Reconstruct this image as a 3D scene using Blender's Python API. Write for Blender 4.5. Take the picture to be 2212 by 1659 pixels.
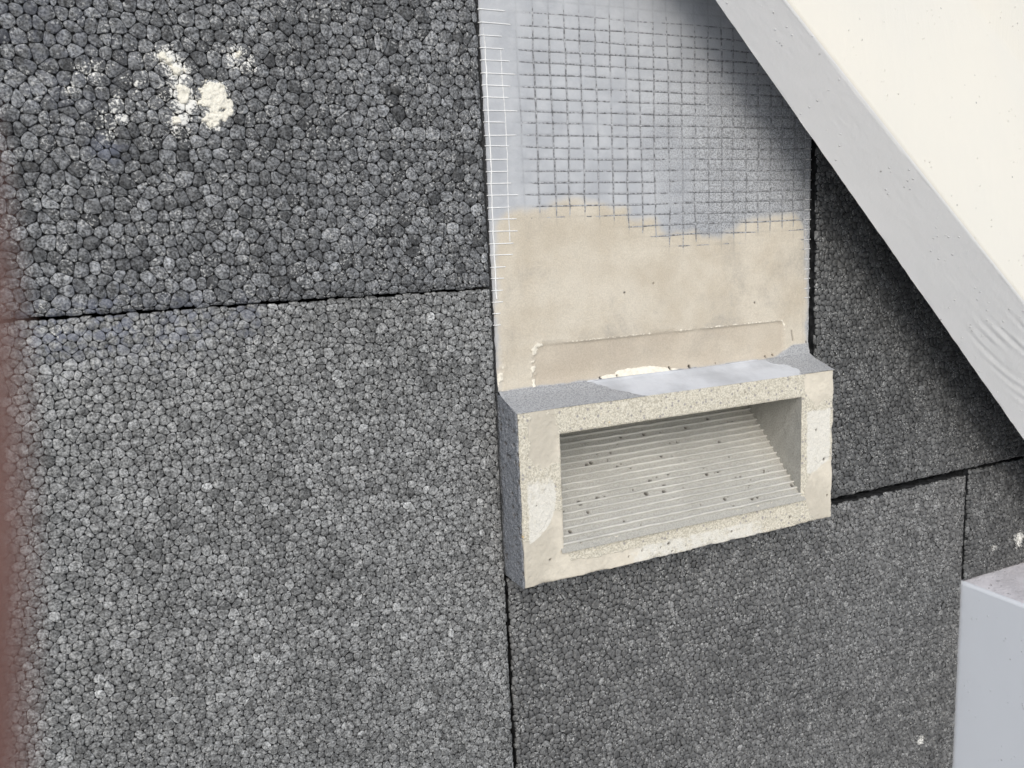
import bpy, bmesh, math, random
import numpy as np
from mathutils import Matrix, Vector

# ---------------------------------------------------------------- scene, camera, light
for o in list(bpy.data.objects):
    bpy.data.objects.remove(o, do_unlink=True)
S = bpy.context.scene
COL = S.collection
CAM = np.array([-0.16055, -0.36808, 0.07149])
A = np.array([[0.905407, -0.422141, -0.045109],      # camera right
              [-0.110053, -0.130757, -0.985287],     # camera down
              [0.410031, 0.897051, -0.164846]])      # camera forward
cd = bpy.data.cameras.new('camera')
cam = bpy.data.objects.new('camera', cd)
COL.objects.link(cam)
Mx = Matrix.Identity(4)
for i in range(3):
    Mx[i][0] = A[0][i]; Mx[i][1] = -A[1][i]; Mx[i][2] = -A[2][i]; Mx[i][3] = CAM[i]
cam.matrix_world = Mx
cd.sensor_width = 36.0
cd.lens = 29.295
cd.clip_start = 0.002
cd.clip_end = 200.0
cd.dof.use_dof = True
cd.dof.focus_distance = 0.44
cd.dof.aperture_fstop = 25.0
S.camera = cam

SUN_EL, SUN_AZ = math.radians(33), math.radians(-20)   # azimuth from the wall's normal towards +X
L = Vector((math.sin(SUN_AZ) * math.cos(SUN_EL), -math.cos(SUN_AZ) * math.cos(SUN_EL), math.sin(SUN_EL)))
sd = bpy.data.lights.new('sun', 'SUN')
sd.energy = 1.15
sd.angle = math.radians(42)
sd.color = (1.0, 0.935, 0.83)
sun = bpy.data.objects.new('sun', sd)
sun.rotation_euler = L.to_track_quat('Z', 'Y').to_euler()
sun.location = (0.5, -3, 3)
COL.objects.link(sun)

W = bpy.data.worlds.new('World')
S.world = W
W.use_nodes = True
nt = W.node_tree
nt.nodes.clear()
sky = nt.nodes.new('ShaderNodeTexSky')
sky.sky_type = 'NISHITA'
sky.sun_disc = False
sky.sun_elevation = SUN_EL
sky.sun_rotation = math.pi - SUN_AZ
sky.air_density = 1.0
sky.dust_density = 1.0
sky.ozone_density = 1.0
hs = nt.nodes.new('ShaderNodeHueSaturation')
hs.inputs['Saturation'].default_value = 0.62
bg = nt.nodes.new('ShaderNodeBackground')
bg.inputs['Strength'].default_value = 0.15
wo = nt.nodes.new('ShaderNodeOutputWorld')
nt.links.new(sky.outputs[0], hs.inputs['Color'])
nt.links.new(hs.outputs[0], bg.inputs['Color'])
nt.links.new(bg.outputs[0], wo.inputs['Surface'])

S.view_settings.view_transform = 'Standard'
S.view_settings.look = 'None'
S.view_settings.gamma = 1.0
S.view_settings.use_curve_mapping = False
S.view_settings.exposure = 0.46

rng = np.random.default_rng(7)
random.seed(7)

# ---------------------------------------------------------------- helpers
def link(o, parent=None):
    COL.objects.link(o)
    if parent is not None:
        o.parent = parent
    return o

def empty(name, loc, label, cat, group=None):
    o = bpy.data.objects.new(name, None)
    o.location = loc
    o.empty_display_size = 0.02
    o['label'] = label
    o['category'] = cat
    if group:
        o['group'] = group
    return link(o)

def mesh_obj(name, verts, faces, mat, parent=None, smooth=True, attrs=None, mats=None, midx=None):
    me = bpy.data.meshes.new(name)
    verts = np.asarray(verts, dtype=np.float64)
    if parent is not None:
        verts = verts - np.array(root_loc(parent))
    if isinstance(faces, np.ndarray):
        faces = faces.tolist()
    me.from_pydata(verts.tolist(), [], faces)
    for m in (mats or [mat]):
        me.materials.append(m)
    if midx is not None:
        me.polygons.foreach_set('material_index', np.asarray(midx, dtype=np.int32))
    if smooth:
        me.polygons.foreach_set('use_smooth', np.ones(len(me.polygons), dtype=bool))
    for k, v in (attrs or {}).items():
        a = me.attributes.new(k, 'FLOAT', 'POINT')
        a.data.foreach_set('value', np.asarray(v, dtype=np.float32))
    me.update()
    return link(bpy.data.objects.new(name, me), parent)

def root_loc(o):
    l = Vector((0, 0, 0))
    while o is not None:
        l += o.location
        o = o.parent
    return l

_tab = rng.random((256, 256))
def vnoise(x, y):
    xi = np.floor(x).astype(int); yi = np.floor(y).astype(int)
    fx = x - xi; fy = y - yi
    fx = fx * fx * (3 - 2 * fx); fy = fy * fy * (3 - 2 * fy)
    g = lambda a, b: _tab[a % 256, b % 256]
    return (g(xi, yi) * (1 - fx) + g(xi + 1, yi) * fx) * (1 - fy) + (g(xi, yi + 1) * (1 - fx) + g(xi + 1, yi + 1) * fx) * fy

def fbm(x, y, s, o=4, seed=0.0):
    x = np.asarray(x) * s + 37.1 + seed * 11.7; y = np.asarray(y) * s + 91.3 + seed * 5.3
    t = 0; a = 1.0; n = 0
    for _ in range(o):
        t = t + a * vnoise(x, y); n += a
        a *= 0.5; x = x * 2.03 + 13.7; y = y * 2.03 + 7.9
    return t / n

def sstep(a, b, x):
    t = np.clip((x - a) / (b - a), 0, 1)
    return t * t * (3 - 2 * t)

def proj(P):
    c = (np.asarray(P) - CAM) @ A.T
    z = np.maximum(c[..., 2], 1e-3)
    return 0.5 + c[..., 0] / z * 1800 / 2212, 0.5 + c[..., 1] / z * 1800 / 1659

def grid_faces(nu, nv, keep=None):
    i = np.arange(nu - 1)[:, None]; j = np.arange(nv - 1)[None, :]
    a = i * nv + j
    f = np.stack([a, a + nv, a + nv + 1, a + 1], -1).reshape(-1, 4)
    if keep is not None:
        f = f[keep.reshape(-1)]
    return f

# ---------------------------------------------------------------- materials
class Mat:
    def __init__(s, name, rough=0.8, spec=0.3):
        s.m = bpy.data.materials.new(name)
        s.m.use_nodes = True
        s.t = s.m.node_tree
        s.b = s.t.nodes['Principled BSDF']
        s.b.inputs['Roughness'].default_value = rough
        s.b.inputs['Specular IOR Level'].default_value = spec
        g = s.t.nodes.new('ShaderNodeNewGeometry')
        s.pos = g.outputs['Position']
    def n(s, t, **kw):
        x = s.t.nodes.new(t)
        for k, v in kw.items():
            setattr(x, k, v)
        return x
    def set(s, sock, v):
        if hasattr(v, 'is_output') or isinstance(v, bpy.types.NodeSocket):
            s.t.links.new(v, sock)
        else:
            if sock.type == 'RGBA' and not hasattr(v, '__len__'):
                v = (v, v, v, 1)
            elif sock.type == 'RGBA' and len(v) == 3:
                v = (*v, 1)
            sock.default_value = v
    def noise(s, scale, detail=3, rough=0.5, dist=0.0, stretch=None):
        x = s.n('ShaderNodeTexNoise')
        x.inputs['Scale'].default_value = scale
        x.inputs['Detail'].default_value = detail
        x.inputs['Roughness'].default_value = rough
        x.inputs['Distortion'].default_value = dist
        v = s.pos
        if stretch:
            mp = s.n('ShaderNodeMapping')
            mp.inputs['Rotation'].default_value = stretch[1]
            mp.inputs['Scale'].default_value = stretch[0]
            s.t.links.new(v, mp.inputs['Vector']); v = mp.outputs[0]
        s.t.links.new(v, x.inputs['Vector'])
        return x.outputs['Fac']
    def voro(s, scale, feature='F1', out='Distance', rnd=1.0):
        x = s.n('ShaderNodeTexVoronoi', feature=feature)
        x.inputs['Scale'].default_value = scale
        x.inputs['Randomness'].default_value = rnd
        s.t.links.new(s.pos, x.inputs['Vector'])
        return x.outputs[out]
    def attr(s, name):
        x = s.n('ShaderNodeAttribute', attribute_name=name)
        return x.outputs['Fac']
    def math(s, op, a, b=0.0, clamp=False):
        x = s.n('ShaderNodeMath', operation=op, use_clamp=clamp)
        s.set(x.inputs[0], a); s.set(x.inputs[1], b)
        return x.outputs[0]
    def ramp(s, v, lo, hi, a=0.0, b=1.0):
        x = s.n('ShaderNodeMapRange', interpolation_type='SMOOTHSTEP')
        s.set(x.inputs['Value'], v)
        s.set(x.inputs['From Min'], lo); s.set(x.inputs['From Max'], hi)
        s.set(x.inputs['To Min'], a); s.set(x.inputs['To Max'], b)
        return x.outputs['Result']
    def mix(s, fac, a, b, mode='MIX'):
        x = s.n('ShaderNodeMix', data_type='RGBA', blend_type=mode)
        s.set(x.inputs[0], fac); s.set(x.inputs[6], a); s.set(x.inputs[7], b)
        return x.outputs[2]
    def scale(s, col, v):
        x = s.n('ShaderNodeVectorMath', operation='SCALE')
        s.set(x.inputs[0], col) if not hasattr(col, '__len__') else setattr(x.inputs[0], 'default_value', col)
        s.set(x.inputs['Scale'], v)
        return x.outputs[0]
    def bump(s, h, dist, strength=1.0, prev=None):
        x = s.n('ShaderNodeBump')
        x.inputs['Strength'].default_value = strength
        x.inputs['Distance'].default_value = dist
        s.set(x.inputs['Height'], h)
        if prev is not None:
            s.t.links.new(prev, x.inputs['Normal'])
        return x.outputs[0]
    def done(s, col, bump=None, rough=None):
        s.set(s.b.inputs['Base Color'], col)
        if bump is not None:
            s.t.links.new(bump, s.b.inputs['Normal'])
        if rough is not None:
            s.set(s.b.inputs['Roughness'], rough)
        return s.m

def eps_material(name, base, spec, rough, speck, fleck=0.55):
    m = Mat(name, rough, spec)
    tone = m.attr('tone')
    fine = m.noise(1150, 3, 0.7)
    grain = m.ramp(fine, 0.34, 0.66, 1 - speck, 1 + speck)
    big = m.math('MULTIPLY', m.ramp(m.noise(14, 3, 0.6), 0.3, 0.7, 0.86, 1.14), m.ramp(m.noise(420, 2, 0.5), 0.34, 0.66, 0.72, 1.28))
    col = m.scale(m.scale(m.scale(base, tone), grain), big)
    col = m.scale(col, m.ramp(m.noise(60, 3, 0.6, 0.0, ((1, 1, 7), (0, math.radians(-14), 0))), 0.3, 0.7, 0.84, 1.18))
    # bright flecks on single beads: white glints painted into the colour
    fl = m.math('MULTIPLY', m.ramp(m.noise(950, 3, 0.7), 0.54, 0.62), m.ramp(m.noise(120, 2), 0.44, 0.58))
    col = m.mix(m.math('MULTIPLY', fl, fleck), col, (0.46, 0.46, 0.45))
    # bluish rub marks
    blue = m.math('MULTIPLY', m.attr('blue'), m.ramp(m.noise(260, 3), 0.42, 0.60))
    col = m.mix(m.math('MULTIPLY', blue, 0.6), col, (0.13, 0.145, 0.20))
    # plaster splashes
    nz = m.noise(1050, 4, 0.7)
    n2 = m.math('ADD', m.math('MULTIPLY', nz, 0.65), m.math('MULTIPLY', m.noise(160, 2), 0.35))
    thr = m.math('SUBTRACT', 0.80, m.math('MULTIPLY', m.attr('splat'), 0.46))
    sp = m.ramp(m.math('SUBTRACT', n2, thr), -0.01, 0.03)
    col = m.mix(sp, col, (0.72, 0.71, 0.67))
    b = m.bump(m.noise(1100, 3, 0.6), 0.00035, 0.8)
    b = m.bump(sp, 0.0004, 0.6, b)
    return m.done(col, b, m.ramp(m.noise(500, 2), 0.3, 0.7, rough - 0.12, rough + 0.15))

M_EPS_UL = eps_material('graphite_foam_dark', (0.101, 0.104, 0.108), 0.35, 0.62, 0.80, 0.85)
M_EPS_LL = eps_material('graphite_foam_light', (0.158, 0.160, 0.159), 0.35, 0.62, 0.65, 0.75)
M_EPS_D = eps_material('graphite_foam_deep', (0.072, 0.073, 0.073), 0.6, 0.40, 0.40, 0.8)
M_EPS_R = eps_material('graphite_foam_smooth', (0.106, 0.106, 0.105), 0.6, 0.40, 0.40, 0.8)
_m = Mat('foam_core', 0.85, 0.2)
M_CORE = _m.done(_m.scale((0.035, 0.036, 0.038), _m.ramp(_m.noise(400, 3), 0.3, 0.7, 0.6, 1.4)), _m.bump(_m.voro(180), 0.002, 0.8))

def panel_material():
    m = Mat('thin_coat_mortar', 0.85, 0.25)
    be, wh, th, gr, rc, dk = [m.attr(k) for k in ('beige', 'chalk', 'thread', 'grit', 'recess', 'cement')]
    n1 = m.noise(60, 4, 0.6); n2 = m.noise(500, 3, 0.6); n3 = m.noise(1400, 2, 0.6)
    grey = m.mix(m.ramp(n1, 0.3, 0.7), (0.375, 0.388, 0.412), (0.465, 0.478, 0.498))
    grey = m.mix(m.math('MULTIPLY', gr, m.ramp(n3, 0.40, 0.62)), grey, (0.22, 0.225, 0.23))
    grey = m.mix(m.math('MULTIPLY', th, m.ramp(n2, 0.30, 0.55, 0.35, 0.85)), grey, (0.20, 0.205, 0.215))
    beige = m.mix(m.ramp(m.noise(34, 4, 0.6), 0.35, 0.68), (0.565, 0.515, 0.43), (0.485, 0.43, 0.345))
    beige = m.mix(m.math('MULTIPLY', m.ramp(m.noise(24, 5, 0.65, 0.4), 0.50, 0.68), m.ramp(n2, 0.3, 0.7, 0.3, 0.75)), beige, (0.37, 0.34, 0.295))
    beige = m.mix(m.math('MULTIPLY', rc, m.ramp(m.noise(45, 3), 0.3, 0.7, 0.40, 0.8)), beige, (0.45, 0.39, 0.315))
    beige = m.scale(beige, m.ramp(n3, 0.3, 0.7, 0.93, 1.07))
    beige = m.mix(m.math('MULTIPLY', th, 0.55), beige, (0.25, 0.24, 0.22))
    col = m.mix(be, grey, beige)
    cem = m.mix(m.ramp(n3, 0.35, 0.65), (0.24, 0.245, 0.255), (0.40, 0.405, 0.42))
    col = m.mix(dk, col, cem)
    chalk = m.scale((0.80, 0.75, 0.64), m.ramp(n2, 0.3, 0.7, 0.86, 1.05))
    col = m.mix(m.ramp(m.math('ADD', wh, m.math('MULTIPLY', m.math('SUBTRACT', n2, 0.5), 0.9)), 0.35, 0.6), col, chalk)
    col = m.mix(m.attr('pit'), col, (0.06, 0.052, 0.045))
    b = m.bump(n3, 0.0003, m.b and 0.5)
    b = m.bump(n2, 0.0004, 0.35, b)
    return m.done(col, b)
M_PANEL = panel_material()

def concrete_material(name, c0, c1, smooth_c, rough_amt, grain_cols=True):
    m = Mat(name, 0.88, 0.2)
    n1 = m.noise(38, 4, 0.6); n2 = m.noise(420, 3, 0.65); n3 = m.noise(1300, 2, 0.6)
    lait = m.attr('smooth')
    sand = m.mix(m.ramp(n3, 0.30, 0.66), c0, c1)
    if grain_cols:
        vc = m.voro(520, 'F1', 'Color')
        sx = m.n('ShaderNodeSeparateColor'); m.t.links.new(vc, sx.inputs[0])
        vd = m.voro(520)
        core = m.ramp(vd, 0.25, 0.5, 1.0, 0.0)
        sand = m.mix(m.math('MULTIPLY', m.ramp(sx.outputs[0], 0.84, 0.88), core), sand, (0.34, 0.32, 0.30))
        sand = m.mix(m.math('MULTIPLY', m.ramp(sx.outputs[1], 0.93, 0.95), core), sand, (0.62, 0.48, 0.28))
    flat = m.mix(m.ramp(n1, 0.35, 0.65), smooth_c, [min(0.8, q * 1.3) for q in smooth_c])
    edge = m.ramp(m.math('ADD', lait, m.math('MULTIPLY', m.math('SUBTRACT', m.noise(55, 4, 0.65), 0.5), 1.5)), 0.46, 0.54)
    col = m.mix(edge, sand, flat)
    wn = m.ramp(m.math('ADD', m.attr('white'), m.math('MULTIPLY', m.math('SUBTRACT', m.noise(200, 5, 0.75), 0.5), 1.5)), 0.45, 0.85)
    col = m.mix(wn, col, m.scale((0.68, 0.655, 0.59), m.ramp(n3, 0.3, 0.7, 0.93, 1.05)))
    col = m.mix(m.attr('pit'), col, (0.09, 0.08, 0.07))
    h = m.mix(edge, n3, m.math('MULTIPLY', n3, 0.25))
    b = m.bump(h, 0.0005, rough_amt)
    b = m.bump(n2, 0.0006, rough_amt * 0.5, b)
    return m.done(col, b)
M_FRAME = concrete_material('sandy_concrete', (0.42, 0.385, 0.31), (0.68, 0.64, 0.54), (0.50, 0.46, 0.385), 0.9)
M_RAMP = concrete_material('ribbed_concrete', (0.33, 0.318, 0.285), (0.43, 0.418, 0.38), (0.48, 0.468, 0.43), 0.6, False)
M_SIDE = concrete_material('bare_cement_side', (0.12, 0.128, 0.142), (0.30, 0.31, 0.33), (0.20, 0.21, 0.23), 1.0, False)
M_TOP = concrete_material('cement_ledge', (0.25, 0.255, 0.262), (0.42, 0.425, 0.435), (0.44, 0.45, 0.47), 0.6, False)

_m = Mat('mesh_thread_fibre', 0.7, 0.3)
M_THREAD = _m.done(_m.mix(_m.attr('white'), _m.scale((0.26, 0.265, 0.275), _m.ramp(_m.noise(700, 3), 0.3, 0.7, 0.45, 1.7)), (0.80, 0.80, 0.79)), _m.bump(_m.noise(900, 3), 0.0003, 0.8))

def paint_material(name, base, stretch, tint2, bs=1.0):
    m = Mat(name, 0.5, 0.35)
    streak = m.noise(60, 3, 0.55, 0.0, stretch)
    streak2 = m.noise(12, 4, 0.5, 0.3, stretch)
    bubbles = m.ramp(m.voro(260), 0.05, 0.16, 1.0, 0.0)
    sel = m.ramp(m.noise(48, 2), 0.52, 0.6)
    bub = m.math('MULTIPLY', bubbles, sel)
    dirt = m.math('MULTIPLY', m.ramp(m.voro(95), 0.035, 0.075, 1.0, 0.0), m.ramp(m.noise(33, 2), 0.45, 0.6))
    col = m.mix(m.ramp(m.noise(9, 3), 0.3, 0.7), base, tint2)
    col = m.mix(m.math('MULTIPLY', dirt, 0.75), col, (0.22, 0.21, 0.20))
    b = m.bump(streak, 0.0012, 0.12 * bs)
    b = m.bump(streak2, 0.003, 0.08 * bs, b)
    b = m.bump(bub, 0.0009, 0.7, b)
    b = m.bump(m.noise(900, 2), 0.0002, 0.25, b)
    return m.done(col, b, 0.5)
ROT45 = (0, math.radians(45), 0)
M_PAINT = paint_material('white_paint', (0.79, 0.785, 0.78), ((6, 6, 0.5), (0, math.radians(-45), 0)), (0.76, 0.76, 0.755))
M_PAINT_LIT = paint_material('white_paint_sun_warmed', (0.72, 0.685, 0.605), ((6, 6, 0.5), (0, math.radians(-45), 0)), (0.69, 0.665, 0.60))  # same paint as the side strip, with the front's warm sunlight put into the colour
M_PAINT_B = paint_material('white_block_paint', (0.77, 0.795, 0.84), ((3, 3, 2.5), (0, 0, 0)), (0.76, 0.785, 0.83), 0.25)
_m = Mat('masonry', 0.9, 0.2)
M_WALL = _m.done(_m.scale((0.16, 0.15, 0.14), _m.ramp(_m.noise(20, 4), 0.3, 0.7, 0.8, 1.2)), _m.bump(_m.noise(80, 4), 0.003))
_m = Mat('ground_gravel', 0.95, 0.2)
M_GROUND = _m.done(_m.scale((0.44, 0.44, 0.445), _m.ramp(_m.noise(30, 5), 0.3, 0.7, 0.75, 1.25)), _m.bump(_m.noise(90, 5), 0.01))

# ---------------------------------------------------------------- setting
def box(x0, x1, y0, y1, z0, z1):
    v = [(x, y, z) for x in (x0, x1) for y in (y0, y1) for z in (z0, z1)]
    f = [(0, 1, 3, 2), (4, 6, 7, 5), (0, 4, 5, 1), (2, 3, 7, 6), (0, 2, 6, 4), (1, 5, 7, 3)]
    return np.array(v, float), f

v, f = box(-6, 6, 0.062, 0.30, -1.2, 3.0)
o = mesh_obj('wall', v, f, M_WALL, smooth=False); o['kind'] = 'structure'
n = 60
gx, gy = np.meshgrid(np.linspace(-1, 1, n), np.linspace(-1, 1, n), indexing='ij')
gx = np.sign(gx) * np.abs(gx) ** 3 * 120; gy = np.sign(gy) * np.abs(gy) ** 3 * 120
gz = -1.15 + 0.02 * fbm(gx, gy, 2.0)
o = mesh_obj('ground', np.stack([gx, gy, gz], -1).reshape(-1, 3), grid_faces(n, n), M_GROUND); o['kind'] = 'structure'

# ---------------------------------------------------------------- insulation boards
SPLATS = [(-0.1184, 0.1347, 0.0075, 0.75), (-0.1200, 0.1290, 0.006, 0.75), (-0.1300, 0.1350, 0.007, 0.85), (-0.1348, 0.1491, 0.0055, 0.8),
          (-0.1320, 0.1440, 0.005, 0.72), (-0.1069, 0.1513, 0.006, 0.72), (-0.1654, 0.141, 0.008, 0.66), (-0.1554, 0.1302, 0.008, 0.64),
          (-0.1598, 0.1206, 0.006, 0.62), (-0.1456, 0.1440, 0.010, 0.56), (-0.1342, 0.1254, 0.007, 0.75), (-0.141, 0.134, 0.010, 0.55),
          (0.4035, -0.1536, 0.006, 0.85), (0.3085, -0.2821, 0.0035, 0.85), (0.3255, -0.0241, 0.004, 0.62), (0.3762, -0.1551, 0.004, 0.65),
          (-0.186, 0.0455, 0.004, 0.6), (-0.19, 0.057, 0.003, 0.6), (0.30, -0.268, 0.004, 0.5)]
BLUES = [(-0.1678, 0.0480, 0.014, 1.0), (-0.186, 0.0460, 0.012, 1.0), (-0.139, 0.0455, 0.012, 0.8), (-0.115, 0.046, 0.009, 0.7), (-0.15, 0.040, 0.012, 0.6),
         (-0.175, 0.14, 0.02, 0.3), (-0.16, 0.115, 0.006, 0.9), (-0.18, 0.165, 0.03, 0.3)]
def blobs(lst, x, z, gain):
    t = np.zeros_like(x)
    for bx, bz, r, a in lst:
        t = np.maximum(t, a * np.exp(-((x - bx) ** 2 + (z - bz) ** 2) / (r * r) * gain))
    return t

def clip(poly, nx, nz, c):
    out = []
    m = len(poly)
    for i in range(m):
        p = poly[i]; q = poly[(i + 1) % m]
        a = p[0] * nx + p[1] * nz - c; b = q[0] * nx + q[1] * nz - c
        if a <= 0:
            out.append(p)
        if (a < 0 < b) or (b < 0 < a):
            t = a / (a - b)
            out.append((p[0] + (q[0] - p[0]) * t, p[1] + (q[1] - p[1]) * t))
    return out

def board(label, rect, size, face_y, mat, depth, n_parts, loc, seed, tilt=0.10, tone_sd=0.16, edge_wob=0.00028, skip=None, dome=0.07):
    """one foam board: rect = x0,x1,z0,z1; bead faces look towards -Y"""
    r = np.random.default_rng(seed)
    x0, x1, z0, z1 = rect
    root = empty('insulation_board', loc, label, 'insulation board', 'foam boards on the wall')
    # seeds on a strongly jittered hexagonal lattice, some dropped so that sizes vary
    dx = size; dz = size * 0.866
    pts = []
    nz_ = int((z1 - z0) / dz) + 3; nx_ = int((x1 - x0) / dx) + 3
    for j in range(-1, nz_):
        for i in range(-1, nx_):
            if r.random() < 0.035:
                continue
            x = x0 + (i + 0.5 * (j % 2)) * dx + (r.random() - 0.5) * dx * 0.70
            z = z0 + j * dz + (r.random() - 0.5) * dz * 0.70
            pts.append((x, z))
            if r.random() < 0.05:
                pts.append((x + dx * (0.35 + 0.2 * r.random()), z + dz * (r.random() - 0.5)))
    P = np.array(pts)
    # two repulsion passes round the cells a little
    cell = size * 1.5
    def buckets(P):
        B = {}
        for k, (a, b) in enumerate(zip(np.floor(P[:, 0] / cell).astype(int), np.floor(P[:, 1] / cell).astype(int))):
            B.setdefault((a, b), []).append(k)
        return B
    B = buckets(P)
    wgt = (r.random(len(P)) ** 2) * (size * 0.42) ** 2
    wgt -= wgt.mean()
    PL = P.tolist()
    V = []; F = []; tone = []
    vis = []
    cells = []
    px, pz = P[:, 0], P[:, 1]
    fu, fv = proj(np.stack([px, np.full_like(px, face_y), pz], -1))
    inview = (fu > -0.04) & (fu < 1.04) & (fv > -0.05) & (fv < 1.05)
    for k, (x, z) in enumerate(PL):
        if x < x0 - size * .3 or x > x1 + size * .3 or z < z0 - size * .3 or z > z1 + size * .3:
            continue
        if skip is not None and skip(x, z):
            continue
        ci, cj = math.floor(x / cell), math.floor(z / cell)
        h = size * 1.3
        poly = [(x - h, z - h), (x + h, z - h), (x + h, z + h), (x - h, z + h)]
        nb = []
        for a in (-1, 0, 1):
            for b in (-1, 0, 1):
                for q in B.get((ci + a, cj + b), ()):
                    if q != k:
                        ex = PL[q][0] - x; ez = PL[q][1] - z
                        d2 = ex * ex + ez * ez
                        if d2 < (2.3 * size) ** 2:
                            nb.append((d2, q, ex, ez))
        nb.sort()
        for d2, q, ex, ez in nb[:16]:
            if d2 < 1e-10:
                continue
            # power diagram bisector
            off = 0.5 * (d2 + wgt[k] - wgt[q])
            poly = clip(poly, ex, ez, ex * x + ez * z + off)
            if len(poly) < 3:
                break
        if len(poly) < 3:
            continue
        w1 = edge_wob * math.sin(z * 410 + seed) + edge_wob * math.sin(z * 1130)
        w2 = edge_wob * math.sin(x * 380 + seed) + edge_wob * math.sin(x * 1270)
        poly = clip(poly, 1, 0, x1 + w1)
        if len(poly) > 2: poly = clip(poly, -1, 0, -x0 - w1)
        if len(poly) > 2: poly = clip(poly, 0, 1, z1 + w2)
        if len(poly) > 2: poly = clip(poly, 0, -1, -z0 - w2)
        if len(poly) < 3:
            continue
        pa = np.array(poly)
        nxt = np.roll(pa, -1, 0)
        area = 0.5 * abs((pa[:, 0] * nxt[:, 1] - nxt[:, 0] * pa[:, 1]).sum())
        if area < (size * 0.22) ** 2:
            continue
        cells.append((k, pa, area))
    # which beads become parts of their own
    score = []
    for n_, (k, pa, area) in enumerate(cells):
        if inview[k] and 0.0 < fu[k] < 1.0 and 0.0 < fv[k] < 1.0:
            d = np.linalg.norm(np.array([px[k], face_y, pz[k]]) - CAM)
            score.append((-area / d ** 2, n_))
    score.sort()
    own = set(n_ for _, n_ in score[:n_parts])
    stuffV, stuffF, stuffT = [], [], []
    nv = 0
    for n_, (k, pa, area) in enumerate(cells):
        c = pa.mean(0)
        rad = math.sqrt(area / math.pi)
        if inview[k]:
            nxt = np.roll(pa, -1, 0)
            ring = np.empty((len(pa) * 2, 2))
            ring[0::2] = pa * 0.76 + nxt * 0.24
            ring[1::2] = pa * 0.24 + nxt * 0.76
        else:
            ring = pa
        m = len(ring)
        tx, tz = r.normal(0, tilt, 2)
        lift = r.normal(0, size * 0.014)
        d0 = ring - c
        gap = 0.00009 / max(rad, 1e-4)
        vs = []
        for sc, dep in ((1.0 - gap, 0.22), (0.982 - gap, dome), (0.90, dome * 0.35)):
            q = c + d0 * sc
            y = face_y + dep * rad + lift + (q[:, 0] - c[0]) * tx * (sc < .99) + (q[:, 1] - c[1]) * tz * (sc < .99)
            # the board's rim is rounded over
            e = np.minimum(np.minimum(q[:, 0] - x0, x1 - q[:, 0]), np.minimum(q[:, 1] - z0, z1 - q[:, 1]))
            y = y + 0.0013 * np.clip(1 - e / 0.002, 0, 1) ** 2
            vs.append(np.stack([q[:, 0], y, q[:, 1]], -1))
        vs.append(np.array([[c[0], face_y + lift - 0.02 * rad + 0.0013 * max(0, 1 - max(0, min(c[0] - x0, x1 - c[0], c[1] - z0, z1 - c[1])) / 0.002) ** 2, c[1]]]))
        vv = np.concatenate(vs)
        ff = []
        for a in range(2):
            for i in range(m):
                j = (i + 1) % m
                ff.append((a * m + i, a * m + j, (a + 1) * m + j, (a + 1) * m + i))
        for i in range(m):
            ff.append((2 * m + i, 2 * m + (i + 1) % m, 3 * m))
        t = max(0.45, r.normal(1.0, tone_sd))
        if r.random() < 0.05:
            t *= 1.5
        if n_ in own:
            mesh_obj('foam_bead', vv, ff, mat, root, attrs={
                'tone': np.full(len(vv), t), 'splat': blobs(SPLATS, vv[:, 0], vv[:, 2], 0.38), 'blue': blobs(BLUES, vv[:, 0], vv[:, 2], 1.0)})
        else:
            stuffV.append(vv)
            stuffF.extend([tuple(i + nv for i in q) for q in ff])
            stuffT.append(np.full(len(vv), t))
            nv += len(vv)
    vv = np.concatenate(stuffV)
    o = mesh_obj('foam_beads', vv, stuffF, mat, root, attrs={
        'tone': np.concatenate(stuffT), 'splat': blobs(SPLATS, vv[:, 0], vv[:, 2], 0.38), 'blue': blobs(BLUES, vv[:, 0], vv[:, 2], 1.0)})
    o['kind'] = 'stuff'
    v, f = box(x0 + 0.0008, x1 - 0.0008, face_y + 0.0018, face_y + depth, z0 + 0.0008, z1 - 0.0008)
    mesh_obj('foam_core', v, f, M_CORE, root, smooth=False)
    return root

B_UL = board('dark grey bead-foam board splashed with white plaster, left of the mesh panel', (-0.38, -0.0018, 0.0519, 0.29), 0.0054, -0.0012, M_EPS_UL, 0.06, 300, (-0.2, 0.03, 0.0524), 11, tilt=0.06, dome=0.05, tone_sd=0.24)
B_LL = board('large lighter grey bead-foam board under the long joint, left of the concrete vent', (-0.38, -0.0012, -0.34, 0.0512), 0.0043, -0.0006, M_EPS_LL, 0.06, 300, (-0.2, 0.03, -0.44), 12, tilt=0.05, tone_sd=0.14, dome=0.03)
B_LM = board('grey bead-foam board directly below the concrete vent box', (0.0006, 0.3442, -0.38, -0.0966), 0.0039, 0.0006, M_EPS_R, 0.06, 300, (0.17, 0.03, -0.44), 13, tilt=0.06, dome=0.055, tone_sd=0.10)
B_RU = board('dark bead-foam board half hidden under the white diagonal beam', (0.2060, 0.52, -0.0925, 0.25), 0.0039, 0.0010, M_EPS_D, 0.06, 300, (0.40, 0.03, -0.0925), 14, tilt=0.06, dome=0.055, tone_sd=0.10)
B_FR = board('small dark foam board above the white block at the right edge', (0.3468, 0.52, -0.1735, -0.0940), 0.0039, 0.0010, M_EPS_D, 0.06, 300, (0.45, 0.03, -0.1735), 15, tilt=0.06, dome=0.055, tone_sd=0.10)

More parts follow.
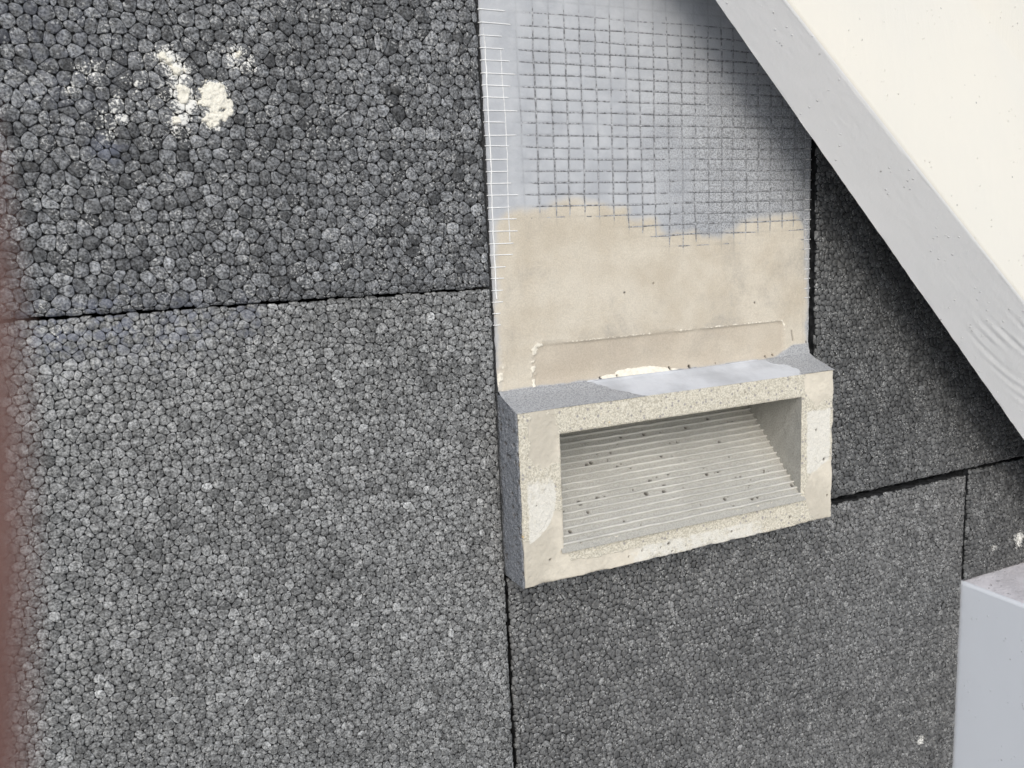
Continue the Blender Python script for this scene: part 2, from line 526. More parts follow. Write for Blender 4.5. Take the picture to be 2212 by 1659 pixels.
# thick plaster crust of the biggest splash
cx_ = np.linspace(-0.142, -0.104, 150); cz_ = np.linspace(0.119, 0.157, 150)
X, Z = np.meshgrid(cx_, cz_, indexing='ij')
fld = 0.62 * blobs([(-0.1180, 0.1355, 0.0066, 1.30), (-0.1203, 0.1283, 0.0045, 0.9), (-0.1150, 0.1290, 0.0040, 0.9), (-0.1300, 0.1362, 0.0052, 0.95), (-0.1325, 0.1450, 0.0035, 0.85), (-0.1352, 0.1500, 0.0032, 0.85), (-0.1342, 0.1258, 0.0030, 0.8), (-0.1072, 0.1516, 0.0032, 0.8)], X, Z, 1.0) + 0.75 * (fbm(X, Z, 330, 5, 3.0) - 0.5) - 0.36
Y = -0.0006 - 0.0012 * np.clip(fld / 0.08, -1, 1) - 0.0004 * np.clip(fld, 0, 1) - 0.0010 * (fbm(X, Z, 800, 2, 5.0) - 0.5)
kp = (fld[:-1, :-1] > -0.06) & (fld[1:, 1:] > -0.06)
fc = grid_faces(150, 150, kp)
_m = Mat('plaster_crust', 0.9, 0.2)
M_CRUST = _m.done(_m.scale((0.74, 0.71, 0.62), _m.ramp(_m.noise(900, 3, 0.7), 0.30, 0.45, 0.62, 1.0)), _m.bump(_m.noise(700, 4), 0.0006))
mesh_obj('plaster_splash', np.stack([X, Y, Z], -1).reshape(-1, 3), fc, M_CRUST, B_UL)

# ---------------------------------------------------------------- moulded concrete vent block
VENT = empty('concrete_vent_block', (0.1, 0.02, -0.094), 'pale concrete vent block with ribbed hopper and mesh-covered panel above', 'vent block')
PW = 0.2003
BEIGE = np.array([[0.0, -0.2], [0.0014, 0.0501], [0.0031, 0.0816], [0.0108, 0.0866], [0.0185, 0.0875], [0.0289, 0.0884], [0.0351, 0.0921], [0.044, 0.0927], [0.0585, 0.0905], [0.0696, 0.0887], [0.0771, 0.0865], [0.0785, 0.0815], [0.0815, 0.0795], [0.0845, 0.0812], [0.0880, 0.0826], [0.0930, 0.0815], [0.0962, 0.0776], [0.0984, 0.0754], [0.1005, 0.0728], [0.1028, 0.0720], [0.1054, 0.0736], [0.1188, 0.0739], [0.123, 0.0721], [0.1346, 0.0708], [0.1454, 0.0738], [0.1509, 0.0771], [0.162, 0.0802], [0.1734, 0.0816], [0.1849, 0.0813], [0.1921, 0.0776], [0.1952, 0.0686], [0.1971, 0.0631], [0.1995, -0.2]])
def inside(poly, x, z):
    r = np.zeros(x.shape, bool)
    j = len(poly) - 1
    for i in range(len(poly)):
        xi, zi = poly[i]; xj, zj = poly[j]
        c = ((zi > z) != (zj > z)) & (x < (xj - xi) * (z - zi) / (zj - zi + 1e-12) + xi)
        r ^= c
        j = i
    return r
def soft_inside(poly, x, z, w):
    t = 0
    for dx, dz in ((0, 0), (w, 0), (-w, 0), (0, w), (0, -w), (.7 * w, .7 * w), (-.7 * w, .7 * w), (.7 * w, -.7 * w), (-.7 * w, -.7 * w)):
        t = t + inside(poly, x + dx, z + dz)
    return t / 9.0
TX = [0.0016 + 0.00843 * k for k in range(24)]
TZ = [0.1779 + 0.00555 * k for k in range(12, 0, -1)] + [0.1779 - 0.00555 * k for k in range(27)]

def seg_d(x, z, a, b):
    ax, az = a; bx, bz = b
    t = np.clip(((x - ax) * (bx - ax) + (z - az) * (bz - az)) / ((bx - ax) ** 2 + (bz - az) ** 2), 0, 1)
    return np.hypot(x - ax - t * (bx - ax), z - az - t * (bz - az))

def thread_x(k, z):
    return TX[k] + 0.0005 * math.sin(k * 2.1) * 0.5 + 0.0007 * (fbm(np.asarray(z) * 0 + k * 7.3, z, 30, 2) - 0.5) * 2 + 0.0005 * (fbm(np.asarray(z) * 0 + k * 3.3, z, 190, 2) - 0.5)
def thread_z(k, x):
    return TZ[k] + 0.0006 * (fbm(x, np.asarray(x) * 0 + k * 5.1, 25, 2, 4.0) - 0.5) * 2

PITS = [(0.101, 0.0016, 0.0008), (0.1139, 0.0012, 0.0009), (0.0675, 0.0012, 0.0005), (0.0574, 0.001, 0.0006), (0.1668, 0.0016, 0.0006), (0.1723, 0.002, 0.0006), (0.1315, 0.0012, 0.0004), (0.1596, 0.0331, 0.0005), (0.198, 0.0075, 0.0006), (0.074, 0.0443, 0.0004), (0.092, 0.048, 0.0004)]

def panel_grid():
    # profile parameter: s>0 runs up the panel, s<0 runs out along the sloping ledge
    us = np.linspace(0, PW, 400)
    ss = np.concatenate([np.linspace(-0.0212, 0.012, 74)[:-1], np.linspace(0.012, 0.20, 360)[:-1], np.linspace(0.20, 0.36, 80)])
    U, Sx = np.meshgrid(us, ss, indexing='ij')
    x = U.copy()
    # panel edge wobble
    wob = 0.0007 * (fbm(Sx * 0, Sx, 220, 3) - 0.5)
    x = x + wob * np.clip(np.abs(U / PW - 0.5) * 20 - 9, 0, 1)
    slope = 0.34
    zl = np.where(Sx < 0, Sx * slope, Sx); yl = np.where(Sx < 0, Sx * 0.96, 0.0)
    # fillet between panel and ledge
    k = np.exp(-(Sx / 0.0042) ** 2)
    z = zl + k * 0.0005; y = yl - k * 0.0011
    pan = sstep(0.0, 0.002, Sx)
    wx = x + 0.0045 * (fbm(x, Sx, 140, 4, 1.0) - 0.5); wz = Sx + 0.0045 * (fbm(x, Sx, 140, 4, 2.0) - 0.5)
    beige = 0.5 * soft_inside(BEIGE, wx, wz, 0.0012) + 0.5 * soft_inside(BEIGE, wx, wz, 0.0026)
    cover = soft_inside(BEIGE, wx, wz + 0.007, 0.004) * 0.5 + soft_inside(BEIGE, wx, wz + 0.007, 0.007) * 0.5
    # layers and lumps of the coat
    out = 0.0003 * beige + 0.0012 * (fbm(x, Sx, 18, 3, 5.0) - 0.5) + 0.00035 * (fbm(x, Sx, 160, 3, 6.0) - 0.5)
    grit = sstep(0.075, 0.135, x + 0.03 * (fbm(x, Sx, 30, 2) - .5)) * sstep(0.175, 0.12, Sx) * (1 - beige)
    out = out + grit * 0.0005 * (fbm(x, Sx, 900, 2, 8.0) - 0.3)
    # print-through of the mesh threads
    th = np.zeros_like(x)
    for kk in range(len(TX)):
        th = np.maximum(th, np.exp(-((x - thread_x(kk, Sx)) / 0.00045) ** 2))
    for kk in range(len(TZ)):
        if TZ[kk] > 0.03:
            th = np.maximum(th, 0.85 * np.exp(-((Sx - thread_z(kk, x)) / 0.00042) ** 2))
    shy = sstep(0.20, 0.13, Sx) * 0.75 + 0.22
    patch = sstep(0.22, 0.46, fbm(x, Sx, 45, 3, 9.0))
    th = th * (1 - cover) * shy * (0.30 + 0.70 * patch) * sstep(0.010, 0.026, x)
    out = out - 0.00030 * th
    # recessed strip with sandy ridge above the ledge
    a, b_, c, d = (0.0190, -0.002), (0.0205, 0.0206), (0.0245, 0.0219), (0.1790, 0.0219)
    e, g = (0.1810, 0.0190), (0.1812, -0.002)
    rec = soft_inside(np.array([a, b_, c, d, e, g]), x, Sx, 0.0012)
    out = out - 0.0011 * rec * sstep(0.0, 0.004, Sx) * sstep(0.030, 0.018, Sx)
    nz = fbm(x, Sx, 260, 3, 12.0)
    dl = np.minimum(seg_d(x, Sx, a, b_), seg_d(x, Sx, b_, c))
    ridge = 1.0 * np.exp(-(dl / 0.0021) ** 2) * sstep(0.30, 0.55, nz + 0.05) * sstep(0.25, 0.60, fbm(x, Sx, 620, 2, 17.0))
    dt = np.minimum(seg_d(x, Sx, c, d), seg_d(x, Sx, d, e))
    ridge = np.maximum(ridge, 0.62 * np.exp(-(dt / 0.0009) ** 2) * sstep(0.05, 0.45, fbm(x, Sx, 500, 2, 18.0)) * sstep(0.42, 0.56, fbm(x, Sx, 80, 3, 13.0) + 0.25 * (x > 0.13)))
    ridge = np.maximum(ridge, 0.5 * np.exp(-(seg_d(x, Sx, e, g) / 0.0016) ** 2) * sstep(0.4, 0.6, nz))
    ridge = np.maximum(ridge, 0.8 * np.exp(-(seg_d(x, Sx, (0.0005, 0.001), (0.0025, 0.02)) / 0.0025) ** 2) * sstep(0.35, 0.6, nz))
    out = out + 0.0007 * ridge * (0.6 + 0.8 * fbm(x, Sx, 700, 2))
    # white lime crust along the foot
    wtop = 0.0034 * np.clip(1 - ((x - 0.081) / 0.026) ** 2, 0, 1) * (0.5 + 0.9 * fbm(x, Sx * 0, 220, 3, 15.0)) + 0.0006
    lime = sstep(0.0006, -0.0004, Sx - wtop) * sstep(-0.0022, -0.0006, Sx) * sstep(0.050, 0.058, x) * sstep(0.112, 0.100, x)
    out = out + 0.0006 * lime
    pit = np.zeros_like(x)
    for qx, qz, qr in PITS:
        pit = np.maximum(pit, sstep(1.25, 0.75, np.hypot((x - qx), (Sx - qz) * 0.85) / qr))
    # scratch on the right
    scr = np.exp(-(seg_d(x, Sx, (0.1868, 0.0150), (0.1878, 0.0095)) / 0.0005) ** 2)
    out = out - 0.0016 * pit - 0.0008 * scr
    # apply outwards
    nyv = np.where(Sx < 0, -0.34, -1.0); nzv = np.where(Sx < 0, 0.94, 0.0)
    y = y + out * nyv; z = z + out * nzv
    # round the panel's long edges
    ed = np.minimum(U, PW - U)
    y = y + 0.0009 * np.clip(1 - ed / 0.0012, 0, 1) ** 2
    # cement left on the ledge
    led = sstep(0.0015, -0.0015, Sx - 0.002 * (fbm(x, Sx * 0, 90, 3, 21.0) - 0.4) - 0.006 * sstep(0.17, 0.19, x))
    bound = 0.073 - (Sx + 0.02) * 1.1 + 0.022 * (fbm(x, Sx, 70, 5, 22.0) - .5)
    rough_l = sstep(0.001, -0.001, x - bound)
    rough_r = sstep(-0.001, 0.001, x - (0.172 - (Sx + 0.01) * 0.5 + 0.018 * (fbm(x, Sx, 90, 5, 23.0) - .5)))
    cem = led * np.maximum(rough_l, rough_r)
    y = y - 0.0003 * cem; z = z + 0.0003 * cem
    smooth = led * (1 - np.maximum(rough_l, rough_r))
    V = np.stack([x, y, z], -1).reshape(-1, 3)
    fcs = grid_faces(len(us), len(ss))[:, ::-1]
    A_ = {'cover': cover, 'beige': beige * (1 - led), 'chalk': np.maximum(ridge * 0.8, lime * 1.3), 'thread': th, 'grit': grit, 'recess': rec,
          'cement': cem, 'pit': np.maximum(pit, scr * 0.6), 'smooth': smooth}
    return V, fcs, {k: q.reshape(-1) for k, q in A_.items()}, (x, y, z, Sx, us, ss)
V, Fc, At, PG = panel_grid()
sm = At['smooth'].reshape(len(PG[4]), len(PG[5]))
face_led = (sm[:-1, :-1] > 0.5) | (At['cement'].reshape(sm.shape)[:-1, :-1] > 0.5)
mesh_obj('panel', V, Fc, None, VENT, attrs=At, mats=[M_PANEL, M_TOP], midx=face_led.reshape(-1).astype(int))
# body of the panel: side skirts into the wall
v, f = box(0.0006, PW - 0.0006, 0.0012, 0.05, 0.0, 0.36)
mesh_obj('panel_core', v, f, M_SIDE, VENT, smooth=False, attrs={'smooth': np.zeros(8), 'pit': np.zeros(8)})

# mesh threads, each one a strand of its own
def strand(path, w, white):
    path = np.asarray(path); n = len(path)
    t = np.gradient(path, axis=0); t /= np.linalg.norm(t, axis=1)[:, None] + 1e-12
    nrm = np.tile(np.array([0, -1.0, 0]), (n, 1)); sd_ = np.cross(t, nrm)
    ring = [(1, 0), (0.5, 0.8), (-0.5, 0.8), (-1, 0), (0, -0.8)]
    V = np.concatenate([path + sd_ * w[:, None] * a + nrm * w[:, None] * b * 0.8 for a, b in ring])
    F = [(r * n + i, ((r + 1) % 5) * n + i, ((r + 1) % 5) * n + i + 1, r * n + i + 1) for r in range(5) for i in range(n - 1)]
    return V, F, np.tile(white, 5)
gx_, gy_, gz_, gS, gus, gss = PG
def surf_y(x, s):
    i = np.clip(np.searchsorted(gus, x), 0, len(gus) - 1); j = np.clip(np.searchsorted(gss, s), 0, len(gss) - 1)
    return gy_[i, j]
bmask = At['cover'].reshape(len(gus), len(gss))
def bm_at(x, s):
    i = np.clip(np.searchsorted(gus, x), 0, len(gus) - 1); j = np.clip(np.searchsorted(gss, s), 0, len(gss) - 1)
    return bmask[i, j]
def proud(x, z):
    edge = sstep(0.016, 0.012, x + 0.006 * (fbm(x, z, 200, 2, 31.) - .5)) * sstep(0.188, 0.15, z)
    redge = sstep(0.1945, 0.1965, x) * sstep(0.14, 0.11, z) * 0.8
    mid = sstep(0.20, 0.160, z) * sstep(0.22, 0.48, fbm(x, z, 42, 3, 9.0) * 0.6 + 0.4 * fbm(x, z, 380, 2, 35.)) * sstep(0.012, 0.026, x)
    b = bm_at(x, z)
    return edge, redge, mid * (1 - b)
for k in range(len(TX)):
    z = np.arange((0.046, 0.073)[k] if k < 2 else 0.062, 0.25, 0.0012)
    x = thread_x(k, z)
    ed, re, mi = proud(x, z)
    live = np.maximum(np.maximum(ed if k < 1 else 0.62 * ed if k < 2 else 0 * ed, re), mi)
    y = surf_y(x, z) + 0.0006 - 0.00075 * live + 0.00012 * (fbm(x, z, 700, 2, 33.) - .5)
    white = np.maximum(ed if k < 1 else 0.7 * ed if k < 2 else 0 * ed, re * 0.7)
    v, f, wv = strand(np.stack([x, y, z], -1), 0.00031 + 0.00008 * fbm(x, z, 300, 2), white)
    mesh_obj('mesh_thread', v, f, M_THREAD, VENT, attrs={'white': wv})
for k in range(len(TZ)):
    if TZ[k] > 0.25:
        continue
    x = np.arange(-0.0006, PW + 0.0008, 0.0012)
    z = thread_z(k, x)
    ed, re, mi = proud(np.clip(x, 0, PW), z)
    lim = 0.010 + 0.007 * random.random()
    if TZ[k] < 0.075: lim *= max(0.25, (TZ[k] - 0.030) / 0.045)
    ed = sstep(lim + 0.001, lim - 0.001, x) * (TZ[k] < 0.184)
    live = np.maximum(np.maximum(ed, re), mi * 0.95)
    y = surf_y(np.clip(x, 0, PW), z) + 0.00055 - 0.00075 * live
    v, f, wv = strand(np.stack([x, y, z], -1), 0.00030 - 0.00008 * np.maximum(ed, re) + 0.00008 * fbm(x, z, 300, 2), np.maximum(ed, re))
    mesh_obj('mesh_thread', v, f, M_THREAD, VENT, attrs={'white': wv})

# front frame of the hopper: one sheet folded over the outer edges
FX0, FX1, FZ0, FZ1, FY = 0.0, 0.2, -0.0942, -0.0068, -0.0203
IX0, IX1, IZ0, IZ1 = 0.0228, 0.1760, -0.0771, -0.0197
D = 0.05
ux = np.concatenate([np.linspace(-D, 0, 60)[:-1], np.linspace(0, IX0, 44)[:-1], np.linspace(IX0, IX1, 240)[:-1], np.linspace(IX1, FX1, 46)[:-1], np.linspace(FX1, FX1 + D, 40)])
uz = np.concatenate([np.linspace(FZ0 - D, FZ0, 40)[:-1], np.linspace(FZ0, IZ0, 36)[:-1], np.linspace(IZ0, IZ1, 90)[:-1], np.linspace(IZ1, FZ1, 27)])
U, Vz = np.meshgrid(ux, uz, indexing='ij')
x = np.clip(U, FX0, FX1); z = np.clip(Vz, FZ0, FZ1)
ex = np.maximum(FX0 - U, U - FX1).clip(0); ez = (FZ0 - Vz).clip(0)
ext = np.maximum(ex, ez)
z = np.where(ex > 0, FZ0 + (z - FZ0) * (FZ1 + 0.34 * np.minimum(ex, 0.02) - FZ0) / (FZ1 - FZ0), z)
y = FY + ext
# rounded, crumbly outer arris
def arris(d, r):
    return np.where(d < r, r - np.sqrt(np.maximum(0, r * r - (r - np.minimum(d, r)) ** 2)), 0)
din = np.minimum(np.minimum(x - FX0, FX1 - x), np.minimum(z - FZ0, FZ1 - z + 0.004))
crumb = 0.0009 + 0.0085 * np.clip(fbm(U, Vz, 110, 5, 41.) - 0.47, 0, 1)
y = y + np.where(ext == 0, arris(din, crumb), 0)
sidepull = np.where(ext > 0, arris(ext, crumb), crumb * (din < 1e-6))
x = x + np.where((ex > 0) | (U == FX0), np.where(U <= FX0, 1, 0), 0) * sidepull - np.where(U >= FX1, 1, 0) * sidepull
z = z + np.where(Vz <= FZ0, 1, 0) * sidepull
rough = fbm(U, Vz, 700, 3, 42.) - 0.5
lump = fbm(U, Vz, 70, 3, 43.) - 0.5
y = y - np.where(ext == 0, 0.0005 * rough + 0.0007 * lump, 0)
x = x + np.where(U < FX0, 1, 0) * (0.0012 * rough + 0.001 * lump)
pit = np.zeros_like(x)
rp = np.random.default_rng(5)
fp = [(rp.random() * 0.2, -0.0068 - rp.random() * 0.0874, 0.00025 + 0.0004 * rp.random() ** 2) for _ in range(60)]
fp += [(0.168, -0.088, 0.0007), (0.193, -0.058, 0.0009), (0.196, -0.08, 0.0006), (0.187, -0.04, 0.0005), (0.085, -0.0875, 0.0008), (0.06, -0.0895, 0.0006)]
fp += [(-rp.random() * 0.02, -0.012 - rp.random() * 0.08, 0.0004 + 0.0007 * rp.random()) for _ in range(70)]
for qx, qz, qr in fp:
    pit = np.maximum(pit, sstep(1.2, 0.7, np.hypot(U - qx, (Vz - qz)) / qr))
y = y + np.where(ext == 0, 0.001 * pit, 0)
x = x + np.where(U < FX0, 0.001 * pit, 0)
# smooth cement skin remaining on the corners
def disc(cx, cz, r, w): return sstep(r + w, r - w, np.hypot(U - cx, Vz - cz))
smooth = 0.12 + 0 * U
smooth = np.maximum(smooth, 0.95 * sstep(0.030, 0.020, U) * sstep(-0.052, -0.062, Vz) * (1 - disc(-0.002, -0.052, 0.0185, 0.002)))
smooth = np.maximum(smooth, 0.75 * sstep(0.032, 0.016, U) * sstep(-0.046, -0.028, Vz) * sstep(0.001, 0.009, U))
smooth = np.maximum(smooth, 0.85 * disc(0.189, -0.013, 0.013, 0.008))
smooth = np.maximum(smooth, 0.95 * disc(0.199, -0.077, 0.020, 0.002))
smooth = np.maximum(smooth, 0.75 * sstep(-0.082, -0.088, Vz) * sstep(0.10, 0.05, U))
smooth = np.where(ext > 0, 0.1, smooth)
white = 0.85 * sstep(-0.032, -0.046, Vz) * disc(-0.004, -0.050, 0.0235, 0.0006) * sstep(0.002, 0.005, U)
white = np.maximum(white, 0.9 * sstep(0.178, 0.181, U) * sstep(0.1995, 0.196, U) * sstep(-0.026, -0.030, Vz) * (1 - disc(0.199, -0.077, 0.0175, 0.0008)) * sstep(-0.068, -0.062, Vz))
white = np.maximum(white, 0.75 * sstep(-0.082, -0.087, Vz) * sstep(0.05, 0.07, U) * sstep(0.165, 0.14, U))
white = np.where(ext > 0, 0, white)
hole = (U > IX0 + 1e-5) & (U < IX1 - 1e-5) & (Vz > IZ0 + 1e-5) & (Vz < IZ1 - 1e-5)
uc = 0.5 * (ux[1:] + ux[:-1]); vc = 0.5 * (uz[1:] + uz[:-1])
UC, VC = np.meshgrid(uc, vc, indexing='ij')
keep = ~((UC > IX0) & (UC < IX1) & (VC > IZ0) & (VC < IZ1)) & ~(((UC < FX0) | (UC > FX1)) & (VC < FZ0))
# rounded inner arris
hd = np.maximum(np.maximum(IX0 - U, U - IX1), np.maximum(IZ0 - Vz, Vz - IZ1))
y = y + np.where((hd >= -1e-6) & (hd < 0.001) & (ext == 0), 0.0005 * (1 - hd / 0.001) ** 2, 0)
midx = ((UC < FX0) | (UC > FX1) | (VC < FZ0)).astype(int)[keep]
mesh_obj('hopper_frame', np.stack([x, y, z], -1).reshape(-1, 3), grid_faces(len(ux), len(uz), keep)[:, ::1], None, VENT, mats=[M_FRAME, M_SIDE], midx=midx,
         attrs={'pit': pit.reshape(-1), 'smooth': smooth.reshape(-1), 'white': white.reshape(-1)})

# sloping ramp, 45 degrees, with its ribs
RX0, RX1 = IX0 - 0.002, IX1 + 0.002
rl = 0.078
ru = np.linspace(RX0, RX1, 420); rv = np.linspace(-0.003, rl, 200)
U, Vr = np.meshgrid(ru, rv, indexing='ij')
h = 0.0006 * (fbm(U, Vr, 60, 3, 51.) - .5) + 0.0004 * (fbm(U, Vr, 500, 3, 52.) - .5)
pit = np.zeros_like(U)
rp = np.random.default_rng(9)
pl = [(RX0 + rp.random() * (RX1 - RX0), rp.random() * 0.06, 0.0004 + 0.0008 * rp.random() ** 3) for _ in range(90)]
pl += [(0.041, 0.022, 0.0015), (0.052, 0.0225, 0.0012), (0.081, 0.020, 0.0013), (0.092, 0.019, 0.0012), (0.087, 0.0265, 0.0013), (0.0255, 0.033, 0.0014), (0.0255, 0.046, 0.0012), (0.0545, 0.043, 0.0011), (0.126, 0.056, 0.0010), (0.097, 0.056, 0.0010)]
for qx, qv, qr in pl:
    pit = np.maximum(pit, sstep(1.2, 0.6, np.hypot(U - qx, (Vr - qv)) / qr))
h = h - 0.0014 * pit
def ramp_pt(u, v, h):
    c = math.sqrt(0.5)
    return np.stack([u + 0 * v, FY + 0.0003 + v * c - h * c, IZ0 + v * c + h * c], -1)
mesh_obj('hopper_ramp', ramp_pt(U, Vr, h).reshape(-1, 3), grid_faces(len(ru), len(rv))[:, ::1], M_RAMP, VENT,
         attrs={'pit': pit.reshape(-1) * 0.95, 'smooth': (0.05 + 0 * U).reshape(-1)})
RIBN = 17
for k in range(RIBN):
    v0 = 0.0012 + k * 0.0040
    n = 110
    u = np.linspace(RX0, RX1, n)
    vv = v0 + 0.0004 * (fbm(u, u * 0 + k, 60, 3, 61.) - .5) * 2
    hgt = 0.00160 * (0.55 + 0.8 * fbm(u, u * 0 + k * 3.3, 120, 3, 62.))
    prof = [(-0.00035, -0.0003), (-0.00042, 0.55), (-0.0002, 1.0), (0.0003, 0.90), (0.0008, 0.5), (0.0013, -0.0003)]
    rows = [ramp_pt(u, vv + a + 0.00012 * (fbm(u, u * 0 + k + i, 600, 2, 63.) - .5), (hgt * b if b > 0 else np.full(n, -0.0004))) for i, (a, b) in enumerate(prof)]
    vs = np.stack(rows, 0).reshape(-1, 3)
    mesh_obj('rib', vs, grid_faces(len(prof), n), M_RAMP, VENT, attrs={'pit': np.zeros(len(vs)), 'smooth': np.full(len(vs), 0.9)})
# side cheeks and roof of the hopper
def sheet(name, o0, ua, va, nu, nv, nrm, mat, amp=0.0008, seed=0., flip=False):
    a = np.linspace(0, 1, nu)[:, None, None]; b = np.linspace(0, 1, nv)[None, :, None]
    p = np.array(o0) + a * np.array(ua) + b * np.array(va)
    q = p.reshape(-1, 3)
    s_ = q[:, 0] + q[:, 1]; t_ = q[:, 2] + 0.7 * q[:, 1]
    e = amp * (fbm(s_, t_, 200, 4, seed) - .5)
    q = q + np.array(nrm)[None, :] * e[:, None]
    fc = grid_faces(nu, nv)
    return mesh_obj(name, q, fc[:, ::-1] if flip else fc, mat, VENT, attrs={'pit': np.zeros(len(q)), 'smooth': np.full(len(q), 0.15)})
sheet('hopper_cheek', (IX1, FY + 0.0004, IZ0 - 0.001), (0, 0.058, 0), (0, 0, 0.0585), 70, 70, (-1, 0, 0), M_RAMP, seed=71.)
sheet('hopper_cheek', (IX0, FY + 0.0004, IZ0 - 0.001), (0, 0.058, 0), (0, 0, 0.0585), 70, 70, (1, 0, 0), M_RAMP, seed=72.)
sheet('hopper_roof', (IX0, FY + 0.0004, IZ1), (IX1 - IX0, 0, 0), (0, 0.060, 0), 120, 50, (0, 0, -1), M_RAMP, seed=73.)

# ---------------------------------------------------------------- white diagonal beam
SO = 0.030
lo = [(-0.02, 0.3132), (0.1092, 0.1816), (0.1681, 0.1219), (0.2557, 0.0331), (0.355, -0.0675), (0.62, -0.336)]
th_ = [0.0150, 0.036, 0.0455, 0.0595, 0.075, 0.117]
BEAM = empty('diagonal_beam', (0.36, -SO, -0.0675), 'broad white painted beam running diagonally across the upper right corner', 'beam')
d = np.array([0.702, 0, -0.712]); up = np.array([0.712, 0, 0.702])
WID = 0.22
nl = 260
tl = np.linspace(0, 1, nl)
lx = np.interp(tl, np.linspace(0, 1, 6), [q[0] for q in lo]); lz = np.interp(tl, np.linspace(0, 1, 6), [q[1] for q in lo])
lx = np.linspace(lo[0][0], lo[-1][0], nl); lz = np.interp(lx, [q[0] for q in lo], [q[1] for q in lo]); tk = np.interp(lx, [q[0] for q in lo], th_)
s_row = lx * d[0] + lz * d[2]
tk = 0.0218 + 0.0588 * (s_row + 0.0473); tu = 0.0127 + 0.0452 * (s_row + 0.0473)
# cross-section: side strip from the back arris outwards, rounded edge, then the broad front
RB = 0.0018
prof = []          # (fraction of thickness, fixed outward offset, distance up the front)
for q in np.linspace(0, 1, 70): prof.append(('side', q))
for q in np.linspace(0.08, 0.92, 12): prof.append(('edge', q))
for q in np.linspace(0, 1, 90): prof.append(('front', q ** 1.5))
rows = []
for kind, q in prof:
    if kind == 'side':
        e0 = RB / np.hypot(tk, tu); yo = tk * (1 - e0) * q; up_ = tu * (1 - e0) * q
    elif kind == 'edge':
        e0 = RB / np.hypot(tk, tu); yo = tk * (1 - e0) * (1 - q) ** 2 + tk * (1 - (1 - q) ** 2); up_ = tu * (1 - e0) * (1 - q) ** 2 + tu * 2 * q * (1 - q) + (tu + RB) * q * q
    else:
        up_ = tu + RB + q * WID; yo = np.maximum(tk - 0.06 * (q * WID) - 1.5 * (q * WID) ** 2, 0.003)
    px_ = lx + up[0] * up_; pz_ = lz + up[2] * up_
    py_ = -SO - yo
    s1 = lx * d[0] + lz * d[2]
    if kind == 'side':
        wv = np.full(nl, q * 0.06)
        # brush strokes that swing outwards towards the lower right
        ph = q * 8.5 - 300.0 * np.clip(s1 - 0.165, 0, None) ** 2
        rip = 0.00027 * np.sin(ph * 2 * math.pi + 2.0 * fbm(s1, wv, 40, 2, 88.)) * sstep(0.175, 0.215, s1) * sstep(0.34, 0.30, s1) * sstep(0.12, 0.3, q) * sstep(0.25, 0.6, fbm(s1, ph * 0.04, 30, 3, 83.))
        e = 0.0005 * (fbm(s1, wv, 14, 3, 81.) - .5) + 0.00012 * (fbm(s1 * 0.6, wv, 240, 3, 82.) - .5) + rip
        if q < 0.02:
            e = e + 0.0007 * (fbm(s1, wv, 300, 2, 84.) - .5)
        px_ = px_ - up[0] * e; pz_ = pz_ - up[2] * e
    else:
        wv = up_
        e = 0.0007 * (fbm(s1, wv, 9, 3, 85.) - .5) + 0.0002 * (fbm(s1 * 0.15, wv, 160, 3, 86.) - .5)
        py_ = py_ - e
    rows.append(np.stack([px_, py_, pz_], -1))
R_ = np.stack(rows, 1)
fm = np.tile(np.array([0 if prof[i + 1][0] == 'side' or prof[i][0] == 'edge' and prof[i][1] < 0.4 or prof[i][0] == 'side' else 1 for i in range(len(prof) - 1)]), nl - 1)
mesh_obj('beam_face', R_.reshape(-1, 3), grid_faces(nl, len(prof))[:, ::-1], None, BEAM, mats=[M_PAINT, M_PAINT_LIT], midx=fm)
# back of the beam towards the wall and its far edge
b0 = R_[:, 0]; b1 = b0 + up * (WID + 0.02); b2 = R_[:, -1]
bk = np.stack([b0, b1, b2], 1)
mesh_obj('beam_back', bk.reshape(-1, 3), grid_faces(nl, 3), M_PAINT, BEAM)

for i in (0, -1):
    ring = np.concatenate([R_[i], b1[i][None]])
    mesh_obj('beam_end', ring, [tuple(range(len(ring)))], M_PAINT, BEAM, smooth=False)

# ---------------------------------------------------------------- white block
BX, BZ, BO = 0.3455, -0.1740, 0.16
BLOCK = empty('white_block', (0.42, -0.05, -0.44), 'bluish white painted concrete block in the lower right corner', 'block')
nu, nv = 120, 160
def bface(fn, name, mat, nu, nv, flip=False):
    a, b = np.meshgrid(np.linspace(0, 1, nu), np.linspace(0, 1, nv), indexing='ij')
    fc = grid_faces(nu, nv)
    return mesh_obj(name, fn(a, b).reshape(-1, 3), fc[:, ::-1] if flip else fc, mat, BLOCK)
RBk = 0.0025
def section(t):
    """t 0..1 from bottom of left face, over the rounded arris, along the top"""
    hgt = 0.27
    l1, l2, l3 = hgt, RBk * 1.57, 0.25
    s = t * (l1 + l2 + l3)
    x = np.where(s < l1, BX, np.where(s < l1 + l2, BX + RBk * (1 - np.cos((s - l1) / RBk)), BX + RBk + (s - l1 - l2)))
    z = np.where(s < l1, BZ - RBk - hgt + s, np.where(s < l1 + l2, BZ - RBk + RBk * np.sin((s - l1) / RBk), BZ))
    return x, z
